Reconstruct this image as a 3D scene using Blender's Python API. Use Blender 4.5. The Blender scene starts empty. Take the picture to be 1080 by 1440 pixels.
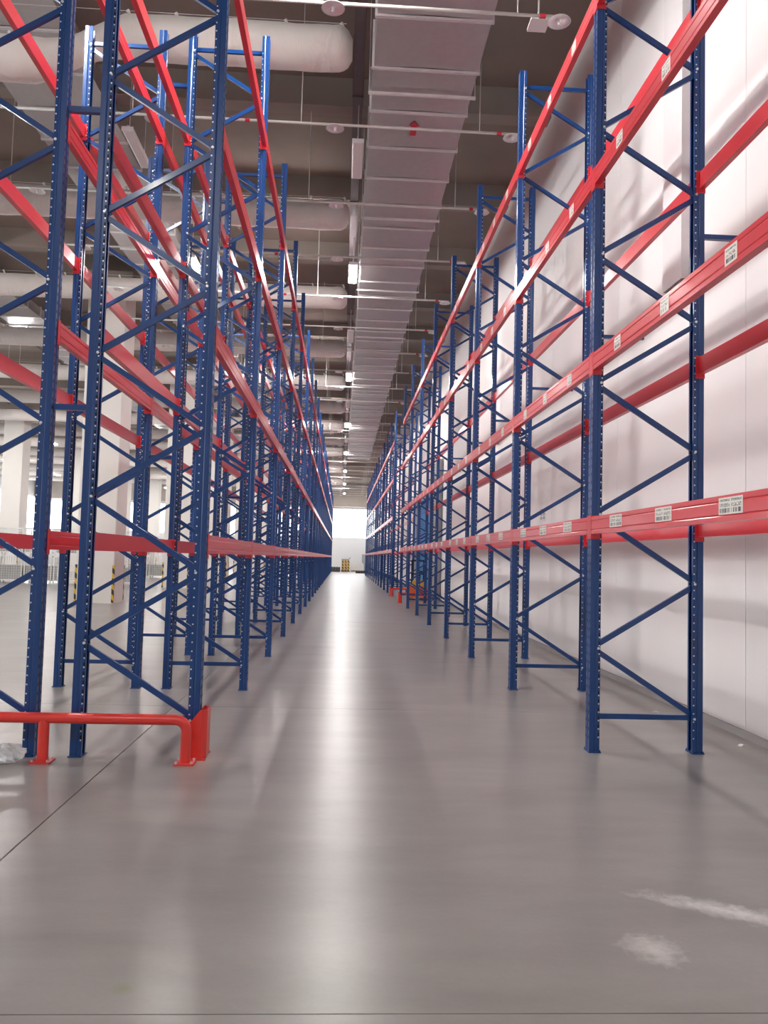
import bpy, math, random
from mathutils import Vector, Matrix, noise

random.seed(7)
S = bpy.context.scene
COL = S.collection

# ------------------------------------------------------------------ camera
def cam_basis(yaw, pitch, roll):
    cy, sy, cp, sp = math.cos(yaw), math.sin(yaw), math.cos(pitch), math.sin(pitch)
    f = Vector((sy*cp, cy*cp, sp)); r0 = Vector((cy, -sy, 0)); u0 = r0.cross(f)
    cr, sr = math.cos(roll), math.sin(roll)
    return r0*cr + u0*sr, u0*cr - r0*sr, f
F_PX = 1135.4
r_, u_, f_ = cam_basis(0.0507, 0.0576, 0.0265)
cd = bpy.data.cameras.new('camera'); cam = bpy.data.objects.new('camera', cd); COL.objects.link(cam)
cd.sensor_fit = 'VERTICAL'; cd.sensor_height = 24.0; cd.lens = F_PX/1440*24.0
cd.clip_start = 0.05; cd.clip_end = 400
m = Matrix((r_, u_, -f_)).transposed().to_4x4(); m.translation = (0, 0, 1.5)
cam.matrix_world = m
S.camera = cam

# ------------------------------------------------------------------ world, exposure
w = bpy.data.worlds.new('world'); S.world = w; w.use_nodes = True
w.node_tree.nodes['Background'].inputs[0].default_value = (0.85, 0.92, 1, 1)
w.node_tree.nodes['Background'].inputs[1].default_value = 1.0
S.view_settings.view_transform = 'Standard'; S.view_settings.look = 'None'
S.view_settings.gamma = 1; S.view_settings.use_curve_mapping = False
S.view_settings.exposure = 0.64
LAMP_L = 200.0       # radiance of a lit lamp's diffuser
WIN_L = 2.6         # daylight in the frosted windows

# ------------------------------------------------------------------ materials
class NT:
    def __init__(s, name):
        s.m = bpy.data.materials.new(name); s.m.use_nodes = True; s.t = s.m.node_tree
        s.b = s.t.nodes['Principled BSDF']; s.out = s.t.nodes['Material Output']
    def n(s, typ, **kw):
        nd = s.t.nodes.new(typ)
        for k, v in kw.items(): setattr(nd, k, v)
        return nd
    def put(s, sock, v):
        if isinstance(v, bpy.types.NodeSocket): s.t.links.new(v, sock)
        else: sock.default_value = v
    def math(s, op, a, b=None, c=None):
        nd = s.n('ShaderNodeMath', operation=op); s.put(nd.inputs[0], a)
        if b is not None: s.put(nd.inputs[1], b)
        if c is not None: s.put(nd.inputs[2], c)
        return nd.outputs[0]
    def noise(s, vec, scale, detail=4, rough=0.55, dist=0.0):
        nd = s.n('ShaderNodeTexNoise'); s.put(nd.inputs['Vector'], vec)
        nd.inputs['Scale'].default_value = scale; nd.inputs['Detail'].default_value = detail
        nd.inputs['Roughness'].default_value = rough; nd.inputs['Distortion'].default_value = dist
        return nd.outputs[0]
    def ramp(s, v, lo, hi, a=0.0, b=1.0):
        u = s.n('ShaderNodeMath', operation='MULTIPLY_ADD', use_clamp=True); s.put(u.inputs[0], v)
        u.inputs[1].default_value = 1/(hi-lo); u.inputs[2].default_value = -lo/(hi-lo)
        return s.math('MULTIPLY_ADD', u.outputs[0], b-a, a)
    def mix(s, f, a, b):
        nd = s.n('ShaderNodeMix', data_type='RGBA'); s.put(nd.inputs[0], f); s.put(nd.inputs[6], a); s.put(nd.inputs[7], b)
        return nd.outputs[2]
    def pos(s): return s.n('ShaderNodeNewGeometry').outputs['Position']
    def objc(s): return s.n('ShaderNodeTexCoord').outputs['Object']
    def scaled(s, vec, sc, off=(0, 0, 0)):
        nd = s.n('ShaderNodeMapping'); s.put(nd.inputs[0], vec); nd.inputs[3].default_value = sc; nd.inputs[1].default_value = off
        return nd.outputs[0]
    def bump(s, h, strength=0.2, dist=0.01):
        nd = s.n('ShaderNodeBump'); nd.inputs['Strength'].default_value = strength; nd.inputs['Distance'].default_value = dist
        s.put(nd.inputs['Height'], h); s.t.links.new(nd.outputs[0], s.b.inputs['Normal'])
    def set(s, **kw):
        for k, v in kw.items(): s.put(s.b.inputs[k], v)
        return s

def C4(r, g, b): return (r, g, b, 1)
def srgb(r, g, b):
    f = lambda c: (c/255/12.92) if c <= 10 else ((c/255+0.055)/1.055)**2.4
    return (f(r), f(g), f(b), 1)

MAT = {}
def paint(name, col, rough=0.35, metal=0.0, var=0.12, scale=6.0, coat=0.0, bump=0.0, spec=0.5):
    t = NT(name); p = t.pos()
    n = t.noise(p, scale, 5)
    dk = tuple(c*(1-var) for c in col[:3])+(1,); lt = tuple(min(1, c*(1+var)) for c in col[:3])+(1,)
    t.set(**{'Base Color': t.mix(n, dk, lt), 'Metallic': metal, 'Specular IOR Level': spec})
    t.set(Roughness=rough)
    if coat: t.b.inputs['Coat Weight'].default_value = coat; t.b.inputs['Coat Roughness'].default_value = 0.12
    if bump: t.bump(t.noise(p, scale*6, 4), bump, 0.004)
    MAT[name] = t.m; return t

paint('blue_steel', C4(0.006, 0.05, 0.2), 0.3, var=0.015, scale=2.0, coat=0.25)
paint('red_steel', C4(0.68, 0.035, 0.05), 0.33, var=0.015, scale=2.0, coat=0.25)
paint('guard_red', C4(0.74, 0.045, 0.035), 0.33, var=0.015, scale=2.0, coat=0.2)
paint('zinc', C4(0.78, 0.79, 0.8), 0.35, metal=0.55)
paint('dark_slot', C4(0.004, 0.008, 0.02), 0.7)
t = paint('galvanised', C4(0.54, 0.52, 0.53), 0.36, metal=0.8, var=0.1, scale=9)
t.bump(t.noise(t.scaled(t.pos(), (0.7, 16, 16)), 1.5, 4, 0.6), 0.25, 0.012)
paint('galv_edge', C4(0.86, 0.84, 0.85), 0.35, metal=0.45, var=0.1, scale=9)
paint('pipe_paint', C4(0.62, 0.6, 0.58), 0.4, metal=0.3)
paint('tray_steel', C4(0.16, 0.13, 0.14), 0.5, metal=0.5)
paint('wall_paint', C4(0.85, 0.84, 0.84), 0.55, var=0.03, scale=0.6)
paint('far_paint', C4(0.68, 0.69, 0.7), 0.6, var=0.03, scale=0.5)
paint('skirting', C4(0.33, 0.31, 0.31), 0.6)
paint('column_paint', C4(0.8, 0.77, 0.73), 0.6, var=0.04, scale=1.2)
paint('concrete_ceiling', C4(0.26, 0.21, 0.185), 0.85, var=0.22, scale=0.9)
paint('rib_concrete', C4(0.31, 0.27, 0.245), 0.85, var=0.15, scale=1.1)
paint('white_plastic', C4(0.8, 0.78, 0.79), 0.45, var=0.03)
paint('white_wire', C4(0.78, 0.78, 0.76), 0.4, var=0.05)
paint('grey_steel', C4(0.3, 0.31, 0.34), 0.45, var=0.08)
paint('door_blue', C4(0.015, 0.19, 0.52), 0.55, var=0.05, spec=0.3)
paint('orange_paint', C4(0.75, 0.16, 0.04), 0.35, coat=0.3)
paint('yellow_paint', C4(0.75, 0.5, 0.05), 0.4)
paint('black_rubber', C4(0.015, 0.015, 0.016), 0.6)
paint('pallet_wood', C4(0.28, 0.2, 0.13), 0.8, var=0.3, scale=8)
paint('dark_pallet', C4(0.06, 0.055, 0.06), 0.6)
paint('carton', C4(0.5, 0.36, 0.22), 0.8)
paint('liner_grey', C4(0.36, 0.35, 0.34), 0.8, var=0.25, scale=4)
paint('arrow_red', C4(0.5, 0.02, 0.04), 0.5)
paint('rag_white', C4(0.75, 0.74, 0.72), 0.8)
paint('concrete_patch', C4(0.42, 0.39, 0.35), 0.75, var=0.15, scale=20)

# polished concrete floor (world position drives it, so the pattern runs on across the slabs)
t = NT('floor_concrete'); p = t.pos()
n1 = t.noise(t.scaled(p, (0.5, 1.3, 1)), 1.1, 6, 0.6, 0.6); n2 = t.noise(t.scaled(p, (0.8, 2.6, 1)), 1.5, 4, 0.5); n3 = t.noise(p, 40, 3)
v = t.math('ADD', t.math('MULTIPLY', n1, 0.6), t.math('ADD', t.math('MULTIPLY', n2, 0.3), t.math('MULTIPLY', n3, 0.1)))
base = t.mix(t.ramp(v, 0.3, 0.7), C4(0.185, 0.172, 0.164), C4(0.3, 0.28, 0.268))
def blob(cx, cy, sx, sy, rot, wob=0.5, nscale=6):
    mp = t.n('ShaderNodeMapping', vector_type='TEXTURE'); t.put(mp.inputs[0], p)
    mp.inputs[1].default_value = (cx, cy, 0); mp.inputs[2].default_value = (0, 0, rot); mp.inputs[3].default_value = (sx, sy, 1)
    ln = t.n('ShaderNodeVectorMath', operation='LENGTH'); t.t.links.new(mp.outputs[0], ln.inputs[0])
    d = t.math('ADD', ln.outputs['Value'], t.math('MULTIPLY', t.math('SUBTRACT', t.noise(p, nscale, 5, 0.7), 0.5), wob*2))
    return t.ramp(d, 0.1, 1.15, 1, 0)
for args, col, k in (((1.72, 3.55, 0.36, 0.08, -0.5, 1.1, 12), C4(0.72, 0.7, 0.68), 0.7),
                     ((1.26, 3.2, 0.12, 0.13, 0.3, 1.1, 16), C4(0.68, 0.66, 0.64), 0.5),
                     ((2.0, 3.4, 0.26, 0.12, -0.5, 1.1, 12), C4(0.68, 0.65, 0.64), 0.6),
                     ((-0.7, 2.91, 0.05, 0.045, 0, 0.3, 10), C4(0.17, 0.19, 0.09), 0.6),
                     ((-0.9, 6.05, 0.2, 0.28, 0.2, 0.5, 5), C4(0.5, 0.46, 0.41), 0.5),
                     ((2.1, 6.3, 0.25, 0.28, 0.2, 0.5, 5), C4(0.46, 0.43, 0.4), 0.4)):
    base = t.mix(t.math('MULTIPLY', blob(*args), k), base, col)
t.set(**{'Base Color': base, 'Roughness': 0.28, 'Specular IOR Level': 0.5})
t.bump(t.noise(p, 14, 3, 0.5), 0.05, 0.01)
MAT['floor_concrete'] = t.m

# off-white duct cloth
t = NT('duct_cloth'); p = t.pos()
t.set(**{'Base Color': t.mix(t.noise(p, 3, 4), C4(0.68, 0.63, 0.6), C4(0.78, 0.73, 0.7)), 'Roughness': 0.9, 'Sheen Weight': 0.2})
t.bump(t.noise(t.scaled(p, (1.6, 1, 0.6)), 2.6, 4, 0.5, 0.8), 0.5, 0.06); MAT['duct_cloth'] = t.m

# clear film
t = NT('clear_film'); t.set(**{'Base Color': C4(0.9, 0.92, 0.93), 'Roughness': 0.22, 'Transmission Weight': 0.55, 'IOR': 1.2}); MAT['clear_film'] = t.m

# hazard stripes
t = NT('hazard'); p = t.pos(); sx = t.n('ShaderNodeSeparateXYZ'); t.t.links.new(p, sx.inputs[0])
d = t.math('ADD', sx.outputs[2], t.math('ADD', sx.outputs[0], sx.outputs[1]))
st = t.math('GREATER_THAN', t.math('FRACT', t.math('MULTIPLY', d, 3.3)), 0.5)
t.set(**{'Base Color': t.mix(st, C4(0.7, 0.45, 0.03), C4(0.03, 0.03, 0.03)), 'Roughness': 0.5}); MAT['hazard'] = t.m

def emis(name, col, strength):
    t = NT(name); t.set(**{'Base Color': col, 'Emission Color': col, 'Emission Strength': strength, 'Roughness': 0.4}); MAT[name] = t.m
emis('lamp_lit', C4(1, 0.97, 0.94), LAMP_L)
emis('daylight_pane', C4(0.95, 0.98, 1), WIN_L)

# printed shelf labels: header line, code line, bar code (1 or 2 columns)
def label_mat(name, cols, width):
    t = NT(name); o = t.objc(); sx = t.n('ShaderNodeSeparateXYZ'); t.t.links.new(o, sx.inputs[0])
    y, z = sx.outputs[1], sx.outputs[2]
    rnd = t.n('ShaderNodeObjectInfo').outputs['Random']
    def cells(fy, fz, thr):
        cb = t.n('ShaderNodeCombineXYZ'); t.put(cb.inputs[0], t.math('FLOOR', t.math('MULTIPLY', y, fy)))
        t.put(cb.inputs[1], t.math('FLOOR', t.math('MULTIPLY', z, fz))); t.put(cb.inputs[2], t.math('MULTIPLY', rnd, 37.0))
        wn = t.n('ShaderNodeTexWhiteNoise', noise_dimensions='3D'); t.t.links.new(cb.outputs[0], wn.inputs[0])
        return t.math('GREATER_THAN', wn.outputs[0], thr)
    def band(a, lo, hi): return t.math('MULTIPLY', t.math('GREATER_THAN', a, lo), t.math('LESS_THAN', a, hi))
    ink = t.math('MULTIPLY', cells(420, 0, 0.45), band(z, -0.036, -0.012))
    ink = t.math('MAXIMUM', ink, t.math('MULTIPLY', t.math('MULTIPLY', cells(260, 200, 0.5), 0.75), band(z, -0.006, 0.014)))
    ink = t.math('MAXIMUM', ink, t.math('MULTIPLY', t.math('MULTIPLY', cells(330, 320, 0.42), 0.9), band(z, 0.024, 0.036)))
    ay = t.math('ABSOLUTE', y)
    if cols == 2: ink = t.math('MULTIPLY', ink, band(ay, 0.008, width/2-0.012))
    else: ink = t.math('MULTIPLY', ink, t.math('LESS_THAN', ay, width/2-0.012))
    t.set(**{'Base Color': t.mix(ink, C4(0.82, 0.8, 0.74), C4(0.05, 0.045, 0.06)), 'Roughness': 0.4}); MAT[name] = t.m
label_mat('print_double', 2, 0.26); label_mat('print_single', 1, 0.135)

# ------------------------------------------------------------------ mesh helpers
class MB:
    def __init__(s): s.v = []; s.f = []
    def box(s, x0, x1, y0, y1, z0, z1):
        b = len(s.v)
        s.v += [(x, y, z) for z in (z0, z1) for y in (y0, y1) for x in (x0, x1)]
        s.f += [tuple(b+i for i in q) for q in ((0, 2, 3, 1), (4, 5, 7, 6), (0, 1, 5, 4), (2, 6, 7, 3), (0, 4, 6, 2), (1, 3, 7, 5))]
        return s
    def obox(s, a, b, wid, dep, up=(0, 1, 0)):
        """bar from a to b, wid across, dep along `up`"""
        a, b, up = Vector(a), Vector(b), Vector(up); d = (b-a).normalized(); n = d.cross(up).normalized(); up = n.cross(d).normalized()
        k = len(s.v)
        for e in (a, b):
            for i, j in ((-1, -1), (1, -1), (1, 1), (-1, 1)): s.v.append(tuple(e+n*(i*wid/2)+up*(j*dep/2)))
        s.f += [tuple(k+i for i in q) for q in ((0, 1, 2, 3), (7, 6, 5, 4), (0, 4, 5, 1), (1, 5, 6, 2), (2, 6, 7, 3), (3, 7, 4, 0))]
        return s
    def prism(s, prof, axis, a, b):
        """closed 2D profile extruded; axis 'y': prof=(x,z); 'z': prof=(x,y); 'x': prof=(y,z)"""
        k = len(s.v); n = len(prof)
        for e in (a, b):
            for p, q in prof:
                s.v.append({'y': (p, e, q), 'z': (p, q, e), 'x': (e, p, q)}[axis])
        s.f += [(k+i, k+(i+1) % n, k+n+(i+1) % n, k+n+i) for i in range(n)]
        s.f += [tuple(range(k+n-1, k-1, -1)), tuple(range(k+n, k+2*n))]
        return s
    def tube(s, pts, r, seg=12, cap=True):
        pts = [Vector(p) for p in pts]; n = len(pts); k = len(s.v); rr = r if isinstance(r, (list, tuple)) else [r]*n
        up = None
        for i, p in enumerate(pts):
            d = (pts[min(i+1, n-1)]-pts[max(i-1, 0)]).normalized()
            if up is None:
                up = Vector((0, 0, 1)) if abs(d.z) < 0.9 else Vector((0, 1, 0))
            x = d.cross(up).normalized(); up = x.cross(d).normalized()
            for j in range(seg):
                a = 2*math.pi*j/seg; s.v.append(tuple(p+(x*math.cos(a)+up*math.sin(a))*rr[i]))
        for i in range(n-1):
            for j in range(seg):
                s.f.append((k+i*seg+j, k+(i+1)*seg+j, k+(i+1)*seg+(j+1) % seg, k+i*seg+(j+1) % seg))
        if cap:
            s.f.append(tuple(k+j for j in range(seg))); s.f.append(tuple(k+(n-1)*seg+j for j in range(seg-1, -1, -1)))
        return s
    def lathe(s, prof, seg=16, c=(0, 0, 0)):
        k = len(s.v); n = len(prof)
        for r, z in prof:
            for j in range(seg):
                a = 2*math.pi*j/seg; s.v.append((c[0]+r*math.cos(a), c[1]+r*math.sin(a), c[2]+z))
        for i in range(n-1):
            for j in range(seg): s.f.append((k+i*seg+j, k+i*seg+(j+1) % seg, k+(i+1)*seg+(j+1) % seg, k+(i+1)*seg+j))
        s.f.append(tuple(k+j for j in range(seg-1, -1, -1))); s.f.append(tuple(k+(n-1)*seg+j for j in range(seg)))
        return s
    def mesh(s, name, mat, smooth=False):
        me = bpy.data.meshes.new(name); me.from_pydata(s.v, [], s.f); me.materials.append(MAT[mat])
        if smooth:
            me.polygons.foreach_set('use_smooth', [True]*len(me.polygons))
        me.update(); return me

def auto_smooth(me, ang=40):
    me.polygons.foreach_set('use_smooth', [True]*len(me.polygons)); me.set_sharp_from_angle(angle=math.radians(ang))
    return me
def obj(name, me, parent=None, loc=(0, 0, 0), rz=0.0, kind=None):
    o = bpy.data.objects.new(name, me); COL.objects.link(o); o.location = loc
    if rz: o.rotation_euler = (0, 0, rz)
    if parent: o.parent = parent
    if kind: o['kind'] = kind
    return o
def thing(name, label, cat, loc=(0, 0, 0), group=None, rz=0.0, me=None):
    o = obj(name, me, None, loc, rz); o['label'] = label; o['category'] = cat
    if group: o['group'] = group
    return o
def struct(name, me=None, label=None, cat=None):
    o = obj(name, me, kind='structure')
    if label: o['label'] = label
    if cat: o['category'] = cat
    return o
PI = math.pi

ORD = 'first second third fourth fifth sixth seventh eighth ninth tenth eleventh twelfth thirteenth fourteenth'.split()
SOCKY = [11.4+5.56*i for i in range(14)]
def by_sock(y):
    if y < SOCKY[0]-0.8: return 'before the first cloth duct'
    i = min(range(14), key=lambda q: abs(SOCKY[q]-y)); d = y-SOCKY[i]
    if abs(d) < 0.8: return 'level with the %s cloth duct' % ORD[i]
    if abs(d) > 2.2 and 0 <= i+(1 if d > 0 else -1) < 14:
        j = i+(1 if d > 0 else -1); return 'midway between the %s and %s cloth ducts' % (ORD[min(i, j)], ORD[max(i, j)])
    return 'shortly %s the %s cloth duct' % ('beyond' if d > 0 else 'before', ORD[i])

# ------------------------------------------------------------------ room
X0, X1, Y0, Y1, ZC = -34.0, 3.62, -14.0, 92.0, 10.2
ZR = 9.7
JX = [X0, -28.6, -23.2, -17.8, -12.4, -7.0, -1.6, X1]
JY = [Y0] + [2.75+5.38*k for k in range(-3, 17)] + [Y1]
JY = sorted(y for y in JY if Y0 <= y <= Y1)
floor = struct('floor', MB().box(X0, X1, Y0, Y1, -0.2, -0.025).mesh('floor', 'tray_steel'), 'polished grey concrete warehouse floor cast in large slabs', 'floor')
g = 0.004
for i in range(len(JX)-1):
    for j in range(len(JY)-1):
        if JY[j+1]-JY[j] < 0.3: continue
        obj('slab', MB().box(JX[i]+g, JX[i+1]-g, JY[j]+g*0.7, JY[j+1]-g*0.7, -0.025, 0).mesh('slab', 'floor_concrete'), floor)

ceiling = struct('ceiling', MB().box(X0, X1, Y0, Y1, ZC, ZC+0.2).mesh('ceiling', 'concrete_ceiling'), 'dark brown concrete warehouse ceiling with cross ribs', 'ceiling')
RIB = MB().prism([(-0.17, ZR), (0.17, ZR), (0.22, ZC), (-0.22, ZC)], 'x', X0, X1).mesh('rib', 'rib_concrete')
for k in range(-7, 20): obj('rib', RIB, ceiling, (0, 14.45+3.85*k, 0))

wr = struct('wall_right', MB().box(X1+0.05, X1+0.25, Y0, Y1, 0, ZC).mesh('wall_right', 'wall_paint'), 'long white panelled wall behind the wall-side racking', 'wall')
PY = [Y0]+[10.5+3.42*k for k in range(-7, 24)]+[Y1]
PY = sorted(y for y in PY if Y0 <= y <= Y1)
for a, b in zip(PY, PY[1:]):
    obj('panel', MB().box(X1, X1+0.05, a+0.004, b-0.004, 0.0, ZC).mesh('panel', 'wall_paint'), wr)
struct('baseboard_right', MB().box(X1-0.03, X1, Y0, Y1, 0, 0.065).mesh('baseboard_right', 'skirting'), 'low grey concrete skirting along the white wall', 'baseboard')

def window_wall(name, wallname, along, at, a0, a1, z0, z1, n, thick, start, label):
    """a wall with a band of n frosted windows; along='x' wall at y=at, along='y' wall at x=at"""
    sgn = 1 if at > 0 else -1
    lo, hi = (at, at+thick) if sgn > 0 else (at-thick, at)
    def bx(u0, u1, zz0, zz1, l=lo, h=hi):
        return (u0, u1, l, h, zz0, zz1) if along == 'x' else (l, h, u0, u1, zz0, zz1)
    ws = struct(wallname, MB().box(*bx(a0, a1, 0, z0)).box(*bx(a0, a1, z1, ZC)).mesh(wallname, 'far_paint'), label, 'wall')
    L = (a1-a0)/n
    for i in range(n):
        u0, u1 = a0+i*L, a0+(i+1)*L
        wd = struct('window_%d' % (start+i), MB().box(*bx(u0, u0+0.15, z0, z1)).box(*bx(u1-0.15, u1, z0, z1)).box(*bx(u0+0.15, u1-0.15, z0, z0+0.08)).box(*bx(u0+0.15, u1-0.15, z1-0.08, z1)).mesh('window', 'white_plastic'))
        q = 4; s_ = (L-0.3)/q; mid = (lo+hi)/2
        for k in range(q):
            obj('pane', MB().box(*bx(u0+0.15+k*s_+0.03, u0+0.15+(k+1)*s_-0.03, z0+0.08, z1-0.08, mid-0.01, mid+0.01)).mesh('pane', 'daylight_pane'), wd)
        fm = MB()
        for k in range(1, q): fm.box(*bx(u0+0.15+k*s_-0.03, u0+0.15+k*s_+0.03, z0+0.08, z1-0.08, mid-0.03, mid+0.03))
        obj('mullion_frame', fm.mesh('mullion_frame', 'white_plastic'), wd)
window_wall('w', 'wall_back', 'x', Y1, X0, X1+0.25, 3.7, 7.1, 6, 0.25, 1, 'white end wall of the hall with a bright window band')
window_wall('w', 'wall_left', 'y', X0, Y0, Y1, 2.6, 7.4, 14, 0.25, 7, 'far white side wall with a bright window band')
struct('wall_front', MB().box(X0, X1+0.25, Y0-0.25, Y0, 0, ZC).mesh('wall_front', 'far_paint'), 'plain white wall opposite the bright end wall', 'wall')

struct('trim_1', MB().prism([(90.6, 7.2), (Y1, 7.2), (Y1, ZR), (90.45, ZR)], 'x', X0, X1).mesh('trim_1', 'rib_concrete'), 'deep brown concrete edge beam above the end windows', 'beam')

# ------------------------------------------------------------------ racking
XR, DEP, XL, GAP, YR, YL, BAY, TOP = 2.056, 0.842, -1.052, 0.339, 6.493, 6.1225, 3.0438, 7.525

half = [(0.0425, 0.024), (0.0425, 0.047), (0.012, 0.05), (0.004, 0.045), (-0.004, 0.05), (-0.0425, 0.05), (-0.0425, 0.014), (-0.035, 0.007)]
path = [Vector(p) for p in half]+[Vector((x, -y)) for x, y in reversed(half)]
def offset_path(pts, d):
    o = []
    for i, p in enumerate(pts):
        t0 = (pts[i]-pts[i-1]).normalized() if i else (pts[1]-pts[0]).normalized()
        t1 = (pts[i+1]-pts[i]).normalized() if i < len(pts)-1 else t0
        n0, n1 = Vector((-t0.y, t0.x)), Vector((-t1.y, t1.x)); n = (n0+n1).normalized()
        o.append(p+n*(d/max(0.4, n.dot(n0))))
    return o
pprof = [tuple(p) for p in path]+[tuple(p) for p in reversed(offset_path(path, 0.003))]
POST = MB().prism(pprof, 'z', 0.008, TOP).mesh('upright_post', 'blue_steel')
FOOT = MB().box(-0.05, 0.05, -0.068, 0.068, 0, 0.008).box(-0.045, -0.033, 0.053, 0.065, 0.008, 0.022).box(0.033, 0.045, -0.065, -0.053, 0.008, 0.022).mesh('foot_plate', 'blue_steel')
slots = MB(); PT = 0.066; n = int((TOP-0.2)/PT)
for i in range(n):
    z = 0.12+PT*i
    for y in (-0.032, 0.032): slots.box(-0.0432, -0.0424, y-0.007, y+0.007, z-0.013, z+0.011)
    slots.box(0.0195, 0.0395, -0.0487, -0.0465, z+0.01, z+0.034)
SLOTS = slots.mesh('slot_row', 'dark_slot')
dots = MB()
for i in range(n):
    z = 0.12+PT*i
    for s in (-1, 1): dots.box(0.0275, 0.0375, s*0.0495-0.0012, s*0.0495+0.0012, z-0.005, z+0.005)
DOTS = dots.mesh('hole_row', 'zinc')

NLEFT = [0.825+1.08*k for k in range(6)]+[7.3]         # brace nodes on the low-x post
NRIGHT = [0.275+1.083*k for k in range(7)]             # brace nodes on the high-x post
def cbar(a, b, wid=0.042, dep=0.03):
    """open C-channel brace between two points in the x-z plane"""
    mb = MB(); a, b = Vector(a), Vector(b); d = (b-a).normalized(); nrm = d.cross(Vector((0, 1, 0))).normalized()
    mb.obox(a+Vector((0, -dep/2+0.0015, 0)), b+Vector((0, -dep/2+0.0015, 0)), wid, 0.003)
    for s in (-1, 1): mb.obox(a+nrm*(s*(wid/2-0.0015))+Vector((0, 0.0015, 0)), b+nrm*(s*(wid/2-0.0015))+Vector((0, 0.0015, 0)), 0.003, dep-0.003)
    return mb
seq = []
for k in range(7):
    seq.append(((DEP, NRIGHT[k]), (0, NLEFT[k])))
    if k < 6: seq.append(((0, NLEFT[k]), (DEP, NRIGHT[k+1])))
BR = []
for (xa, za), (xb, zb) in seq:
    sh = 0.035 if xa < xb else -0.035
    BR.append(('diagonal_brace', cbar((xa+sh*0.6, 0, za+0.022), (xb-sh*0.6, 0, zb-0.022)).mesh('diagonal_brace', 'blue_steel')))
for z in (0.28, 7.34): BR.append(('horizontal_brace', cbar((0.02, 0, z), (DEP-0.02, 0, z)).mesh('horizontal_brace', 'blue_steel')))
fb = MB()
for (xa, za), (xb, zb) in seq: fb.obox((xa, 0, za), (xb, 0, zb), 0.042, 0.03)
for z in (0.28, 7.34): fb.obox((0.02, 0, z), (DEP-0.02, 0, z), 0.042, 0.03)
bolts = MB()
for zs, x in ((NLEFT, 0.026), (NRIGHT, DEP-0.026)):
    for z in zs: bolts.tube([(x, -0.056, z), (x, -0.049, z)], 0.011, 6)
BOLTS = bolts.mesh('bolt_row', 'zinc')

BL = BAY-0.108
HB = 0.07
bp = [(-0.0465, -HB), (-0.0465, -0.042), (-0.0425, -0.036), (-0.0465, -0.03), (-0.0465, 0.03), (-0.0425, 0.036), (-0.0465, 0.042), (-0.0465, HB), (0.004, HB), (0.004, -HB)]
BEAM = MB().prism(bp, 'y', -BL/2, BL/2).mesh('beam', 'red_steel')
def conn(s):
    a = BAY/2
    mb = MB()
    def bx(x0, x1, y0, y1, z0, z1):
        y0, y1 = sorted((s*y0, s*y1)); mb.box(x0, x1, y0, y1, z0, z1)
    bx(-0.0475, -0.0435, a-0.047, a-0.002, -0.108, 0.082)
    bx(-0.0475, 0.03, a-0.0545, a-0.0505, -0.108, 0.082)
    for z in (-0.095, 0.07): bx(-0.0495, -0.0475, a-0.034, a-0.02, z-0.008, z+0.008)
    return mb.mesh('end_connector', 'red_steel')
CONN = (conn(-1), conn(1))
LAB2 = MB().box(-0.0006, 0.0006, -0.13, 0.13, -0.045, 0.045).mesh('barcode_label', 'print_double')
LAB1 = MB().box(-0.0006, 0.0006, -0.0675, 0.0675, -0.048, 0.048).mesh('barcode_label', 'print_single')

def make_rack(label, xlo, y0, nfr, levels, labels_at=None, near=6, fine=14, stuff_after=20, group=None, label_bays=99):
    root = thing('pallet_rack', label, 'rack', (xlo, y0, 0), group)
    far = MB()
    for k in range(nfr):
        y = k*BAY
        for x, rz in ((0, 0), (DEP, PI)):
            po = obj('upright_post', POST, root, (x, y, 0), rz)
            if k < fine: obj('foot_plate', FOOT, po)
            if k < near: obj('slot_row', SLOTS, po, kind='stuff'); obj('hole_row', DOTS, po, kind='stuff')
        if k < stuff_after:
            for nm, me in BR: obj(nm, me, root, (0, y, 0))
        else:
            b = len(far.v); far.v += [(vx, vy+y, vz) for vx, vy, vz in fb.v]; far.f += [tuple(b+i for i in q) for q in fb.f]
        if k < near+3: obj('bolt_row', BOLTS, root, (0, y, 0), kind='stuff')
    if far.v: obj('distant_braces', far.mesh('distant_braces', 'blue_steel'), root, kind='stuff')
    for k in range(nfr-1):
        for li, z in enumerate(levels):
            for x, rz in ((0, 0), (DEP, PI)):
                be = obj('beam', BEAM, root, (x, (k+0.5)*BAY, z), rz)
                if k < fine:
                    for c in CONN: obj('end_connector', c, be)
                if labels_at == (0 if rz == 0 else 1) and k < label_bays:
                    for fr in (0.21, 0.5, 0.79):
                        obj('barcode_label', LAB2 if li == 0 else LAB1, be, (-0.0472, (fr-0.5)*BAY, 0.012 if li == 0 else 0))
    return root

LV_R = (1.812, 3.158, 4.725, 6.275)
LV_L = (1.572, 3.158, 4.725, 6.275)
rack_wall = make_rack('blue and red pallet rack along the white wall, large barcode labels on its beams', XR, YR-BAY, 9, LV_R, 0, near=7)
TIE = MB().box(DEP+0.045, X1-XR-0.022, -0.02, 0.02, -0.02, 0.02).mesh('wall_tie', 'blue_steel')
for k in range(9): obj('wall_tie', TIE, rack_wall, (0, k*BAY, 4.265))
YR2 = YR+7*BAY+4.85
rack_wall2 = make_rack('distant blue and red wall rack beyond the cross passage and blue door', XR, YR2, 13, LV_R, 0, near=0, fine=5, label_bays=4)
for k in range(13): obj('wall_tie', TIE, rack_wall2, (0, k*BAY, 4.265))
rack_L = make_rack('long unlabelled blue and red pallet rack lining the aisle beside the red column guard', XL-DEP, YL, 26, LV_L, None, near=6)
rack_M = make_rack('blue and red pallet rack back to back with the aisle rack, facing the white columns', XL-2*DEP-GAP, YL, 26, LV_L, None, near=6)
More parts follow.
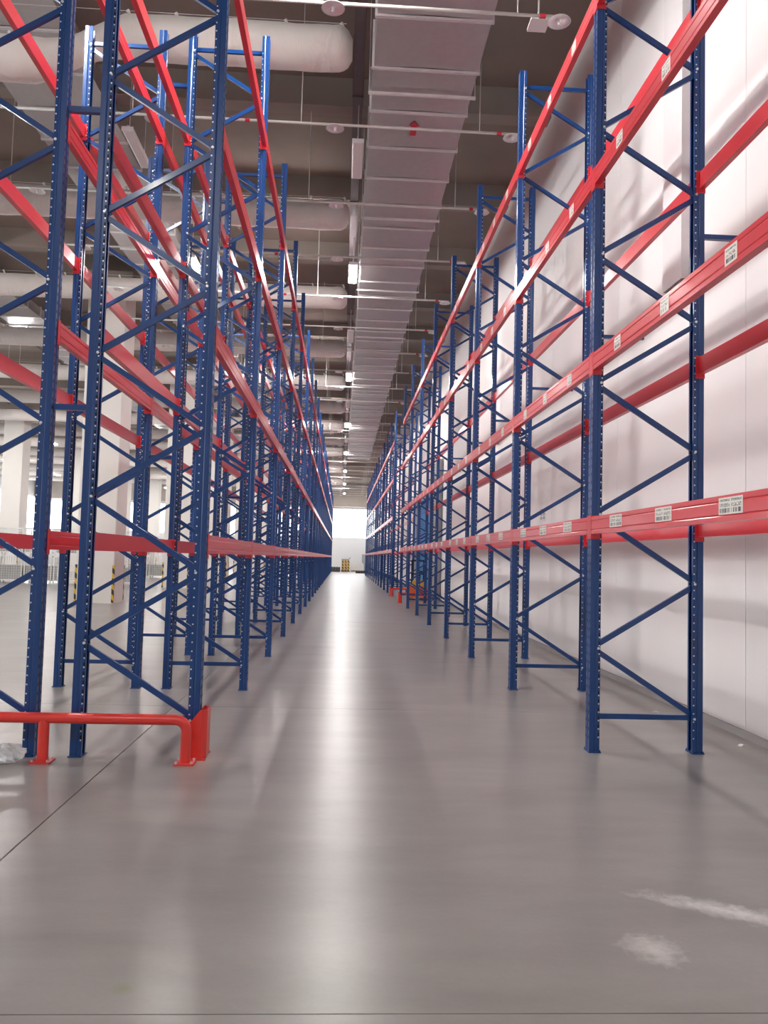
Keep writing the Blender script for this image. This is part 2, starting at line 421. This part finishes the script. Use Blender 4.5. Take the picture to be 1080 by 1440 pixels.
SPC = MB().box(DEP+0.052, DEP+GAP-0.052, -0.02, 0.02, -0.022, 0.022).mesh('row_spacer', 'blue_steel')
for k in range(26):
    for z in (2.57, 4.87, 6.9): obj('row_spacer', SPC, rack_M, (0, k*BAY, z))

# ------------------------------------------------------------------ guards
def guard_rail(label, x0, x1, y, mids, mat='guard_red', zc=0.308, r=0.038, group=None):
    root = thing('guard_rail', label, 'guard rail', ((x0+x1)/2, y, 0), group); cx = (x0+x1)/2
    pts = [(x0-cx, 0, 0.012), (x0-cx, 0, zc-0.075)]
    for a in (0.25, 0.5, 0.75, 1): pts.append((x0-cx+0.075*(1-math.cos(a*PI/2)), 0, zc-0.075+0.075*math.sin(a*PI/2)))
    for a in (0, 0.25, 0.5, 0.75): pts.append((x1-cx-0.075+0.075*math.sin(a*PI/2), 0, zc-0.075+0.075*math.cos(a*PI/2)))
    pts += [(x1-cx, 0, zc-0.075), (x1-cx, 0, 0.012)]
    obj('rail_pipe', auto_smooth(MB().tube(pts, r, 16).mesh('rail_pipe', mat)), root)
    for mx in mids: obj('support_post', auto_smooth(MB().tube([(mx-cx, 0, 0.012), (mx-cx, 0, zc)], r, 16).mesh('support_post', mat)), root)
    for px in [x0, x1]+list(mids):
        b = MB().box(px-cx-0.07, px-cx+0.07, -0.07, 0.07, 0, 0.012)
        pl = obj('base_plate', b.mesh('base_plate', mat), root)
        bb = MB()
        for sx in (-1, 1):
            for sy in (-1, 1): bb.tube([(px-cx+sx*0.054, sy*0.054, 0.012), (px-cx+sx*0.054, sy*0.054, 0.026)], 0.009, 6)
        obj('anchor_bolts', bb.mesh('anchor_bolts', 'zinc'), pl)
    return root
guard_rail('red bent-pipe guard rail on base plates before the end frames of the double rack', -3.07, -1.075, 5.925, [-2.075])
guard_rail('red pipe guard rail closing the end of the labelled wall rack at the cross passage', XR, XR+DEP+0.05, YR+7*BAY+0.25, [])
guard_rail('red pipe guard rail before the first frame of the distant wall rack', XR, XR+DEP+0.05, YR2-0.25, [])

def column_guard(label, x, y, face, group=None):
    """U-shaped folded plate hugging a rack post; face = +1 or -1: which way the web looks in x"""
    root = thing('column_guard', label, 'post protector', (x, y, 0), group)
    a, tk, h = 0.1, 0.006, 0.355
    wx = face*0.1; bx = face*-0.02
    mb = MB().prism([(wx, -a+0.03), (wx, a-0.03), (wx-face*0.03, a), (wx-face*0.034, a-tk), (wx-face*tk, a-0.034), (wx-face*tk, -a+0.034), (wx-face*0.034, -a+tk), (wx-face*0.03, -a)], 'z', 0.01, h)
    obj('guard_web', mb.mesh('guard_web', 'guard_red'), root)
    for s in (-1, 1):
        y0, y1 = sorted((s*a, s*(a-tk)))
        obj('guard_flange', MB().prism([(wx-face*0.032, 0.01), (bx, 0.01), (bx, h-0.09), (wx-face*0.05, h), (wx-face*0.032, h)], 'y', y0, y1).mesh('guard_flange', 'guard_red'), root)
        b0, b1 = sorted((s*a, s*(a+0.04)))
        x0, x1 = sorted((bx, wx))
        obj('base_tab', MB().box(x0, x1, b0, b1, 0, 0.01).mesh('base_tab', 'guard_red'), root)
column_guard('red folded-steel column guard hugging the aisle rack end post beside the guard rail', XL, YL+0.03, 1)
column_guard('red column guard at the last post of the labelled wall rack before the passage', XR, YR+7*BAY, -1)
column_guard('red column guard at the first post of the distant wall rack', XR, YR2, -1)

# ------------------------------------------------------------------ building columns with corner guards
for ix, cx in enumerate((-7.1, -18.75)):
    for k in range(0, 6):
        y = 23.75+0.55+11.35*k
        if ix == 1 and k < 2: continue
        lab = '%s white square column with hazard-striped corners along the double rack, counted from the guard rail' % ORD[k] if ix == 0 else '%s white square column of the row farther from the racks, counted from the wire cages' % ORD[k-2]
        co = thing('concrete_column', lab, 'column', (cx, y, 0), 'columns beside the double rack' if ix == 0 else 'columns in the open hall')
        c_ = 0.02; a = 0.55
        obj('shaft', MB().prism([(-a+c_, -a), (a-c_, -a), (a, -a+c_), (a, a-c_), (a-c_, a), (-a+c_, a), (-a, a-c_), (-a, -a+c_)], 'z', 0, 9.69).mesh('shaft', 'column_paint'), co)
        obj('capital', MB().prism([(-0.75, 9.4), (0.75, 9.4), (0.75, 9.69), (-0.75, 9.69)], 'y', -0.75, 0.75).mesh('capital', 'rib_concrete'), co)
        for sx in (-1, 1):
            for sy in (-1, 1):
                xo, yo = sx*(a+0.008), sy*(a+0.008)
                p4 = [(xo, yo), (xo-sx*0.06, yo), (xo-sx*0.06, yo-sy*0.007), (xo-sx*0.007, yo-sy*0.007), (xo-sx*0.007, yo-sy*0.06), (xo, yo-sy*0.06)]
                obj('corner_guard', MB().prism(p4, 'z', 0.02, 1.1).mesh('corner_guard', 'hazard'), co)

# ------------------------------------------------------------------ lamps
LW, LL, LH = 0.19, 1.27, 0.07
HOUS = MB().box(-LW/2+0.01, LW/2-0.01, -LL/2, LL/2, 0.05, LH).mesh('housing', 'white_plastic')
ENDC = MB().box(-LW/2, LW/2, -0.006, 0.006, -0.004, LH).mesh('end_cap', 'white_plastic')
DIF_ON = MB().prism([(-LW/2+0.025, -0.006), (LW/2-0.025, -0.006), (LW/2, 0.018), (LW/2-0.004, 0.05), (-LW/2+0.004, 0.05), (-LW/2, 0.018)], 'y', -LL/2+0.008, LL/2-0.008).mesh('diffuser', 'lamp_lit')
DIF_OFF = MB().prism([(-LW/2+0.025, -0.006), (LW/2-0.025, -0.006), (LW/2, 0.018), (LW/2-0.004, 0.05), (-LW/2+0.004, 0.05), (-LW/2, 0.018)], 'y', -LL/2+0.008, LL/2-0.008).mesh('diffuser', 'white_plastic')
ROD = MB().tube([(0, 0, LH), (0, 0, 9.64-8.4)], 0.006, 6).mesh('suspension_rod', 'galv_edge')
ROD_T = MB().tube([(0, 0, LH), (0, 0, 9.12-8.4)], 0.006, 6).mesh('suspension_rod', 'galv_edge')
def lamp(x, y, lit, label, group, z=8.4, rod=None):
    o = thing('linear_lamp', label, 'lamp', (x, y, z), group)
    obj('housing', HOUS, o); obj('diffuser', DIF_ON if lit else DIF_OFF, o)
    for s in (-1, 1):
        obj('end_cap', ENDC, o, (0, s*LL/2, 0)); obj('suspension_rod', rod or ROD, o, (0, s*0.5, 0))
for row, lx in enumerate((0.065, -3.72, -12.5, -19.0, -26.5)):
    if row:
        rl = thing('lamp_rail', 'steel channel under the ceiling ribs carrying the lamps %s' % ('', 'above the double rack', 'of the first hall row', 'of the second hall row', 'of the third hall row')[row], 'rail', (lx, 0, 9.64))
        obj('channel', MB().prism([(-0.02, 0), (0.02, 0), (0.02, 0.04), (0.016, 0.04), (0.016, 0.004), (-0.016, 0.004), (-0.016, 0.04), (-0.02, 0.04)], 'y', -12.5, 90).mesh('channel', 'tray_steel'), rl)
        CLP = MB().box(-0.035, 0.035, -0.02, 0.02, 0.04, 0.058).mesh('clip', 'tray_steel')
        for k in range(-6, 20): obj('clip', CLP, rl, (0, 14.45+3.85*k, 0))
    for k in range(-2, 7):
        yl = 19.35+11.3*k
        where = ('over the aisle', 'above the double rack', 'in the first hall row', 'in the second hall row', 'in the third hall row')[row]
        grp = ('lamps over the aisle', 'lamps above the double rack')[row] if row < 2 else 'lamps over the open hall'
        if k == -2: lamp(lx, yl, True, 'lit linear lamp %s, close to the plain white wall' % where, grp, rod=ROD_T if row == 0 else None)
        else: lamp(lx, yl, True, 'lit linear lamp %s, %s' % (where, by_sock(yl)), grp, rod=ROD_T if row == 0 else None)
        if row < 2 and yl-5.63 > 2 and k < 5:
            lamp(lx, yl-5.63, False, 'unlit white linear lamp %s, %s' % (where, by_sock(yl-5.63)), grp, rod=ROD_T if row == 0 else None)

# ------------------------------------------------------------------ metal ducts
def duct(label, xa, xb, za, zb, ya, yb, pitch, arrows=(), hang=2):
    root = thing('air_duct', label, 'duct', ((xa+xb)/2, ya, za)); wd, h = xb-xa, zb-za
    q = wd/2; c = 0.012
    SEC = MB().prism([(-q, 0), (-q*0.5, c*0.5), (0, c), (q*0.5, c*0.5), (q, 0), (q, h), (-q, h)], 'y', 0.02, pitch-0.02).mesh('duct_section', 'galvanised')
    fl = MB(); e = 0.03
    for y0, y1 in ((-0.022, -0.004), (0.004, 0.022)):
        fl.box(-q-e, q+e, y0, y1, -e, 0.0).box(-q-e, q+e, y0, y1, h, h+e).box(-q-e, -q, y0, y1, 0, h).box(q, q+e, y0, y1, 0, h)
    FL = fl.mesh('flange', 'galv_edge')
    hb = MB().box(-q-0.06, q+0.06, -0.02, 0.02, -0.07, -0.033)
    for s in (-1, 1): hb.tube([(s*(q+0.05), 0, -0.06), (s*(q+0.05), 0, ZC-za)], 0.006, 6)
    HG = hb.mesh('trapeze_hanger', 'galv_edge')
    n = int(round((yb-ya)/pitch))
    for i in range(n):
        sec = obj('duct_section', SEC, root, (0, i*pitch, 0)); obj('flange', FL, root, (0, i*pitch, 0))
        if hang and i % hang == 1: obj('trapeze_hanger', HG, root, (0, i*pitch+pitch*0.5, 0))
    obj('flange', FL, root, (0, n*pitch, 0))
    for ax, ay, sc in arrows:
        w_, l_ = 0.05*sc, 0.42*sc
        pr = [(px, -py) for px, py in reversed([(-w_, -l_/2), (w_, -l_/2), (w_, l_*0.18), (w_*1.8, l_*0.18), (0, l_/2), (-w_*1.8, l_*0.18), (-w_, l_*0.18)])]
        a = obj('flow_arrow', MB().prism([(px, py) for px, py in pr], 'z', -0.004, 0.0).mesh('flow_arrow', 'arrow_red'), root, (ax-(xa+xb)/2, ay-ya, -0.001)); a['label'] = 'red arrow sticker'
duct('broad galvanised sheet-metal air duct hanging over the aisle with red arrow stickers', 0.25, 1.72, 8.4, 9.05, 1.08, 56.0, 1.1, ((0.95, 12.55, 1.0), (0.99, 29.5, 1.4)), 4)
duct('galvanised air duct running above the double rack over the cloth ducts', -5.93, -4.35, 9.33, 9.64, 3.2, 58, 1.1, (), 0)
duct('galvanised air duct running over the open hall beyond the columns', -11.8, -10.4, 9.33, 9.64, 3.2, 80, 1.1, (), 0)

# cable tray beside the aisle duct
ct = thing('cable_tray', 'dark steel cable tray running along the ceiling beside the aisle duct', 'cable tray', (0.045, -12, 9.15))
obj('tray_bottom', MB().box(-0.08, 0.08, 0, 102, 0, 0.004).mesh('tray_bottom', 'tray_steel'), ct)
for s in (-1, 1): obj('side_rail', MB().box(s*0.08-0.004, s*0.08+0.004, 0, 102, 0, 0.09).mesh('side_rail', 'tray_steel'), ct)
for i, x in enumerate((-0.05, 0.0, 0.045)): obj('cable', MB().tube([(x, 0, 0.022), (x, 102, 0.022)], 0.016, 6).mesh('cable', 'black_rubber'), ct)
HGT = MB().box(-0.095, 0.095, -0.015, 0.015, -0.025, 0).tube([(-0.09, 0, -0.02), (-0.09, 0, ZC-9.15)], 0.004, 6).tube([(0.09, 0, -0.02), (0.09, 0, ZC-9.15)], 0.004, 6).mesh('tray_hanger', 'tray_steel')
for i in range(26): obj('tray_hanger', HGT, ct, (0, 1+i*4, 0))

# ------------------------------------------------------------------ cloth ducts
def sock(i, y, z, dip=0.0):
    r = 0.29; xe = -0.06; xs = -33.0; L = xe-xs
    mb = MB(); seg = 20; xsn = []
    d = 0.0
    while d < L: xsn.append(d); d += 0.06 if d < 0.6 else (0.22 if d < 12 else 1.2)
    k0 = 0
    for d in xsn:
        x = xe-d
        rr = r*min(1, 0.45+0.55*math.sqrt(min(1, d/0.16)))
        zz = z; yy = y
        if dip and d > 3.2:
            q = min(1, (d-3.2)/1.3); zz -= dip*q*q*(3-2*q); rr *= 1-0.3*math.sin(q*PI)
        for j in range(seg):
            a = 2*PI*j/seg
            wr = 1+0.05*noise.noise(Vector((x*2.3, math.cos(a)*1.2+i*7, math.sin(a)*1.2)))+0.035*noise.noise(Vector((x*7, a*2.5, i)))
            if d < 0.55: wr += 0.09*(0.55-d)*math.sin(a*7+i)
            cz = math.sin(a)
            top = 0.12 if cz > 0.8 else 0          # slung from its hooks: peaked top
            mb.v.append((x, math.cos(a)*rr*wr, (cz+top)*rr*wr+zz-z))
    n = len(xsn)
    for a in range(n-1):
        for j in range(seg): mb.f.append((a*seg+j, a*seg+(j+1) % seg, (a+1)*seg+(j+1) % seg, (a+1)*seg+j))
    mb.f.append(tuple(range(seg-1, -1, -1))); mb.f.append(tuple(range((n-1)*seg, n*seg)))
    lab = 'off-white cloth air duct across the hall, %s along from the guard rail' % ORD[i]
    o = thing('cloth_air_duct', lab, 'cloth duct', (0, y, z), 'cloth ducts across the hall')
    obj('cloth_tube', mb.mesh('cloth_tube', 'duct_cloth', True), o)
    if i < 8:
        hk = MB().tube([(0, 0, r*1.02), (0.015, 0, r+0.05), (0.0, 0, r+0.09), (-0.02, 0, r+0.12)], [0.03, 0.026, 0.018, 0.028], 6).mesh('hook', 'white_plastic')
        for q in range(16):
            xx = xe-0.12-q*0.78+0.1*random.uniform(-1, 1); dd = xe-xx
            zz = 0
            if dip and dd > 3.2: u = min(1, (dd-3.2)/1.3); zz = -dip*u*u*(3-2*u)
            obj('hook', hk, o, (xx, 0, zz+0.005))
    obj('support_wire', MB().tube([(xe-0.1, 0, r+0.12), (xs+0.3, 0, r+0.12)], 0.004, 6).mesh('support_wire', 'galv_edge'), o)
for i in range(14): sock(i, 11.4+5.56*i if i else 11.4, 8.88 if i == 0 else 8.8, 0.42 if i == 0 else 0)

# ------------------------------------------------------------------ sprinkler pipes
XP0, XP1, ZP = -6.25, 2.75, 8.0
PIPE = MB().tube([(XP0, 0, 0), (XP1-0.25, 0, 0)], 0.021, 10).mesh('pipe', 'pipe_paint', True)
HEAD = MB().lathe([(0.012, -0.005), (0.02, -0.012), (0.13, -0.03), (0.14, -0.045), (0.13, -0.038), (0.03, -0.024), (0.012, -0.06), (0.02, -0.075), (0.003, -0.08)], 18).tube([(0, 0, 0), (0, 0, -0.06)], 0.012, 8).mesh('sprinkler_head', 'galv_edge', True)
CPL = MB().tube([(-0.035, 0, 0), (0.035, 0, 0)], 0.028, 10).mesh('coupling', 'arrow_red')
HNG = MB().tube([(0, 0, 0.015), (0, 0, ZC-ZP)], 0.008, 6).mesh('hanger_rod', 'pipe_paint')
DRP = MB().tube([(0, 0, 0.0), (0, 0, 0.55)], 0.02, 8).mesh('drop_pipe', 'white_plastic')
for k in range(0, 29):
    y = 9.16+2.672*k
    o = thing('sprinkler_pipe', 'thin pale sprinkler pipe with disc heads, '+by_sock(y), 'sprinkler pipe', (0, y, ZP), 'sprinkler pipes under the ceiling')
    obj('pipe', PIPE, o)
    for x in (2.4, -0.29, -2.98, -5.67): obj('sprinkler_head', HEAD, o, (x, 0, -0.018))
    for x in (2.2, -1.6): obj('coupling', CPL, o, (x, 0, 0))
    for x in (1.9, -0.8, -3.3, -6.15):
        if x > 0 or min(abs(y-q) for q in SOCKY) > 0.4: obj('hanger_rod', HNG, o, (x, 0, 0))

# hanging square plate beside the first sprinkler
sp = thing('hanging_panel', 'square white panel hanging on a rod next to a sprinkler disc', 'panel', (2.22, 9.45, 8.1))
obj('plate', MB().box(-0.11, 0.11, -0.12, 0.12, -0.015, 0.015).mesh('plate', 'white_plastic'), sp)
obj('rim', MB().box(-0.115, 0.115, -0.125, -0.12, -0.02, 0.02).box(-0.115, 0.115, 0.12, 0.125, -0.02, 0.02).box(-0.115, -0.11, -0.12, 0.12, -0.02, 0.02).box(0.11, 0.115, -0.12, 0.12, -0.02, 0.02).mesh('rim', 'white_plastic'), sp)
obj('hanging_rod', MB().tube([(0, 0, 0.015), (0, 0, ZC-8.1)], 0.012, 8).mesh('hanging_rod', 'white_plastic'), sp)

# ------------------------------------------------------------------ things on the white wall
dp = thing('wall_trunking', 'white rectangular trunking running down the white wall from the ceiling', 'trunking', (X1, 8.5, 4.56))
obj('casing', MB().prism([(-0.1, -0.25), (0, -0.25), (0, 0.25), (-0.1, 0.25), (-0.1, 0.242), (-0.008, 0.242), (-0.008, -0.242), (-0.1, -0.242)], 'z', 0, ZC-4.56).mesh('casing', 'white_plastic'), dp)
obj('cover', MB().box(-0.108, -0.1, -0.25, 0.25, 0.0, ZC-4.56).mesh('cover', 'white_plastic'), dp)
sg = thing('wall_sign', 'small grey pictogram plate fixed on the white wall behind the labelled rack', 'sign', (X1, 14.45, 2.38))
obj('plate', MB().box(-0.008, 0, -0.19, 0.19, -0.13, 0.13).mesh('plate', 'white_plastic'), sg)
for yy in (-0.1, 0.09):
    for zz in (-0.07, 0.0, 0.07): obj('pictogram', MB().box(-0.01, -0.008, yy-0.06, yy+0.06, zz-0.025, zz+0.025).mesh('pictogram', 'grey_steel'), sg)

# blue sliding door beside the passage
dr = struct('door_1', MB().box(X1-0.06, X1, 31.6, 32.1, 0, 4.4).box(X1-0.06, X1, 38.9, 39.4, 0, 4.4).box(X1-0.06, X1, 31.6, 39.4, 4.2, 4.4).mesh('door_1', 'grey_steel'), 'tall blue sectional door with grey frame in the white wall', 'door')
for i in range(7):
    obj('door_panel', MB().box(X1-0.05, X1-0.005, 32.1, 38.9, 0.02+i*0.597, 0.6+i*0.597).mesh('door_panel', 'door_blue'), dr)
pl = thing('grey_pilaster', 'grey steel pilaster standing beside the blue door', 'pilaster', (X1, 30.1, 0))
obj('cladding', MB().box(-0.14, -0.022, -0.9, 0.9, 0, 5.2).mesh('cladding', 'grey_steel'), pl)
obj('plinth', MB().box(-0.17, -0.04, -0.93, 0.93, 0, 0.12).mesh('plinth', 'skirting'), pl)

# orange pallet truck in the passage
tk = thing('pallet_truck', 'orange powered pallet truck with yellow panel parked in the cross passage', 'truck', (2.85, 29.9, 0), rz=0.0); tk.scale = (0.85, 0.85, 0.85)
obj('chassis', MB().prism([(-0.42, 0.12), (0.42, 0.12), (0.42, 0.45), (0.3, 0.62), (-0.42, 0.62)], 'y', -0.5, 0.3).mesh('chassis', 'orange_paint'), tk)
obj('battery_cover', MB().prism([(-0.3, 0.62), (0.3, 0.62), (0.22, 0.86), (-0.22, 0.86)], 'y', -0.3, 0.05).mesh('battery_cover', 'yellow_paint'), tk)
obj('mast', MB().box(-0.3, -0.22, 0.12, 0.2, 0.5, 1.75).box(0.22, 0.3, 0.12, 0.2, 0.5, 1.75).box(-0.3, 0.3, 0.13, 0.19, 1.67, 1.75).box(-0.3, 0.3, 0.13, 0.19, 1.1, 1.16).mesh('mast', 'black_rubber'), tk)
obj('tiller', MB().tube([(0, -0.5, 0.6), (0, -0.75, 1.15), (0, -0.78, 1.25)], 0.03, 8).box(-0.16, 0.16, -0.82, -0.76, 1.22, 1.28).mesh('tiller', 'black_rubber'), tk)
for s in (-1, 1):
    obj('fork', MB().box(s*0.26-0.09, s*0.26+0.09, 0.2, 1.35, 0.06, 0.13).mesh('fork', 'orange_paint'), tk)
    obj('wheel', MB().tube([(s*0.4-0.04, -0.25, 0.115), (s*0.4+0.04, -0.25, 0.115)], 0.115, 14).mesh('wheel', 'black_rubber'), tk)
    obj('wheel', MB().tube([(s*0.26-0.05, 1.2, 0.045), (s*0.26+0.05, 1.2, 0.045)], 0.045, 12).mesh('wheel', 'black_rubber'), tk)

# ------------------------------------------------------------------ wire cages in the open hall
CW, CD, CH = 1.15, 1.0, 1.22
fr = MB()
for sx in (-1, 1):
    for sy in (-1, 1):
        fr.box(sx*CW/2-0.02, sx*CW/2+0.02, sy*CD/2-0.02, sy*CD/2+0.02, 0, CH)
for z in (0.14, CH-0.02):
    for s in (-1, 1):
        fr.box(-CW/2, CW/2, s*CD/2-0.015, s*CD/2+0.015, z-0.02, z+0.02); fr.box(s*CW/2-0.015, s*CW/2+0.015, -CD/2, CD/2, z-0.02, z+0.02)
FRM = fr.mesh('frame', 'white_wire')
def wire_panel(w, h):
    mb = MB(); n = int(w/0.1); k = int(h/0.1)
    for i in range(1, n): mb.box(-w/2+i*w/n-0.004, -w/2+i*w/n+0.004, -0.004, 0.004, 0.15, CH-0.03)
    for j in range(1, k): mb.box(-w/2, w/2, 0.004, 0.01, 0.15+j*h/k-0.004, 0.15+j*h/k+0.004)
    return mb.mesh('wire_panel', 'white_wire')
WPX, WPY = wire_panel(CW, CH-0.17), wire_panel(CD, CH-0.17)
LIN = MB().box(-CW/2+0.06, CW/2-0.06, -CD/2+0.06, CD/2-0.06, 0.16, 0.16+0.62).mesh('folded_sack', 'liner_grey')
BASE = MB().box(-CW/2, CW/2, -CD/2, CD/2, 0.12, 0.15).mesh('base_sheet', 'galv_edge')
def cage(x, y, z, lab, grp, full):
    o = thing('wire_cage', lab, 'cage', (x, y, z), grp)
    obj('frame', FRM, o); obj('base_sheet', BASE, o)
    for s in (-1, 1):
        obj('wire_panel', WPX, o, (0, s*CD/2, 0), kind='stuff'); obj('wire_panel', WPY, o, (s*CW/2, 0, 0), PI/2, kind='stuff')
    if full: obj('folded_sack', LIN, o)
for y, xs, grp in ((36.9, [-17.2+1.28*i for i in range(7)], 'nearer the guard rail'), (48.5, [-14.5+1.28*i for i in range(5)], 'nearer the end wall')):
    for i, x in enumerate(xs):
        for l in range(2):
            cage(x, y, l*CH, '%s wire cage of the %s stack from the racks, row %s' % (('lower', 'upper')[l], ORD[len(xs)-1-i], grp), 'wire cages %s, %s' % (grp, ('lower', 'upper')[l]), (i+l) % 3 != 1)

# ------------------------------------------------------------------ odds and ends at the far end of the aisle
def pallet(x, y, z, mat, lab, grp, rx=None):
    o = thing('pallet', lab, 'pallet', (x, y, z), grp)
    for i in range(5): obj('deck_board', MB().box(-0.6+i*0.27, -0.6+i*0.27+0.14, -0.5, 0.5, 0.1, 0.125).mesh('deck_board', mat), o)
    for i in range(3): obj('stringer', MB().box(-0.6, 0.62, -0.5+i*0.45, -0.4+i*0.45, 0.0, 0.1).mesh('stringer', mat), o)
    return o
for i in range(4): pallet(-0.75, 85.0, i*0.125, 'dark_pallet', 'dark pallet, %s of the low stack at the end of the aisle rack' % ('bottom', 'second up', 'third up', 'top')[i], 'dark pallets stacked at the aisle end')
for i in range(2): pallet(2.0, 79.5, i*0.125, 'dark_pallet', 'dark pallet, %s of two, lying in the aisle mouth before the end wall' % ('lower', 'upper')[i], 'dark pallets in the aisle mouth')
for i in range(3):
    b = thing('barrier_post', 'yellow and black striped barrier post, %s from the dark pallet stack' % ORD[i], 'bollard', (0.15+i*0.3, 85.5+0.3*i, 0), 'striped barrier posts at the aisle end')
    obj('tube', MB().tube([(0, 0, 0.02), (0, 0, 1.15)], 0.09, 12).mesh('tube', 'hazard'), b)
    obj('base', MB().lathe([(0.18, 0), (0.18, 0.02), (0.1, 0.06)], 12).mesh('base', 'black_rubber'), b)
    obj('cap', MB().lathe([(0.09, 1.15), (0.06, 1.19), (0.01, 1.2)], 12).mesh('cap', 'black_rubber'), b)
hp = thing('wrapped_load', 'pale wrapped load on a pallet standing before the end wall', 'load', (1.75, 89.0, 0))
obj('goods', MB().prism([(-0.7, 0.13), (0.7, 0.13), (0.68, 0.8), (0.5, 1.0), (-0.45, 0.95), (-0.7, 0.7)], 'y', -0.5, 0.5).mesh('goods', 'rag_white'), hp)
obj('pallet_base', MB().box(-0.7, 0.7, -0.55, 0.55, 0, 0.13).mesh('pallet_base', 'pallet_wood'), hp)
hp2 = thing('carton_stack', 'brown carton stacked on a pallet beside the striped posts', 'carton', (0.4, 88.6, 0))
obj('carton_box', MB().box(-0.4, 0.4, -0.4, 0.4, 0.13, 1.3).mesh('carton_box', 'carton'), hp2)
obj('lid_flap', MB().prism([(-0.42, 1.3), (0.42, 1.3), (0.55, 1.5), (0.5, 1.52), (0.38, 1.33), (-0.42, 1.33)], 'y', -0.4, 0.4).mesh('lid_flap', 'dark_pallet'), hp2)
obj('pallet_base', MB().box(-0.45, 0.45, -0.45, 0.45, 0, 0.13).mesh('pallet_base', 'pallet_wood'), hp2)
cb = thing('steel_cabinet', 'tall grey steel cabinet standing against the end wall', 'cabinet', (2.75, 90.0, 0))
obj('body', MB().box(-0.5, 0.5, -0.35, 0.4, 0.0, 1.9).mesh('body', 'grey_steel'), cb)
for s in (-1, 1): obj('door', MB().box(min(0, s*0.49)+0.005, max(0, s*0.49)-0.005, -0.37, -0.35, 0.08, 1.87).mesh('door', 'grey_steel'), cb)

# ------------------------------------------------------------------ litter on the floor
bag = MB(); seg, rings = 18, 10
for i in range(rings+1):
    ph = PI*i/rings
    for j in range(seg):
        a = 2*PI*j/seg; d = Vector((math.sin(ph)*math.cos(a), math.sin(ph)*math.sin(a), math.cos(ph)))
        k = 1+0.45*noise.noise(d*2.3)+0.22*noise.noise(d*6+Vector((3, 1, 0)))
        bag.v.append((d.x*0.115*k, d.y*0.08*k, max(0.001, 0.055+d.z*0.07*k)))
for i in range(rings):
    for j in range(seg): bag.f.append((i*seg+j, (i+1)*seg+j, (i+1)*seg+(j+1) % seg, i*seg+(j+1) % seg))
pb = thing('plastic_film', 'crumpled clear plastic film lying beside the guard rail post', 'plastic film', (-2.31, 5.91, 0), me=bag.mesh('plastic_film', 'clear_film'))
for x, y, a in ((3.42, 6.75, 0.4), (3.3, 7.9, 1.1), (3.25, 8.2, -0.3)):
    sc = thing('paper_scrap', 'small white paper scrap on the floor by the white wall', 'scrap', (x, y, 0), 'paper scraps by the wall', a,
               MB().prism([(-0.03, 0.0), (0.03, 0.0), (0.034, 0.008), (0.0, 0.016), (-0.03, 0.006)], 'y', -0.02, 0.02).mesh('paper_scrap', 'rag_white'))
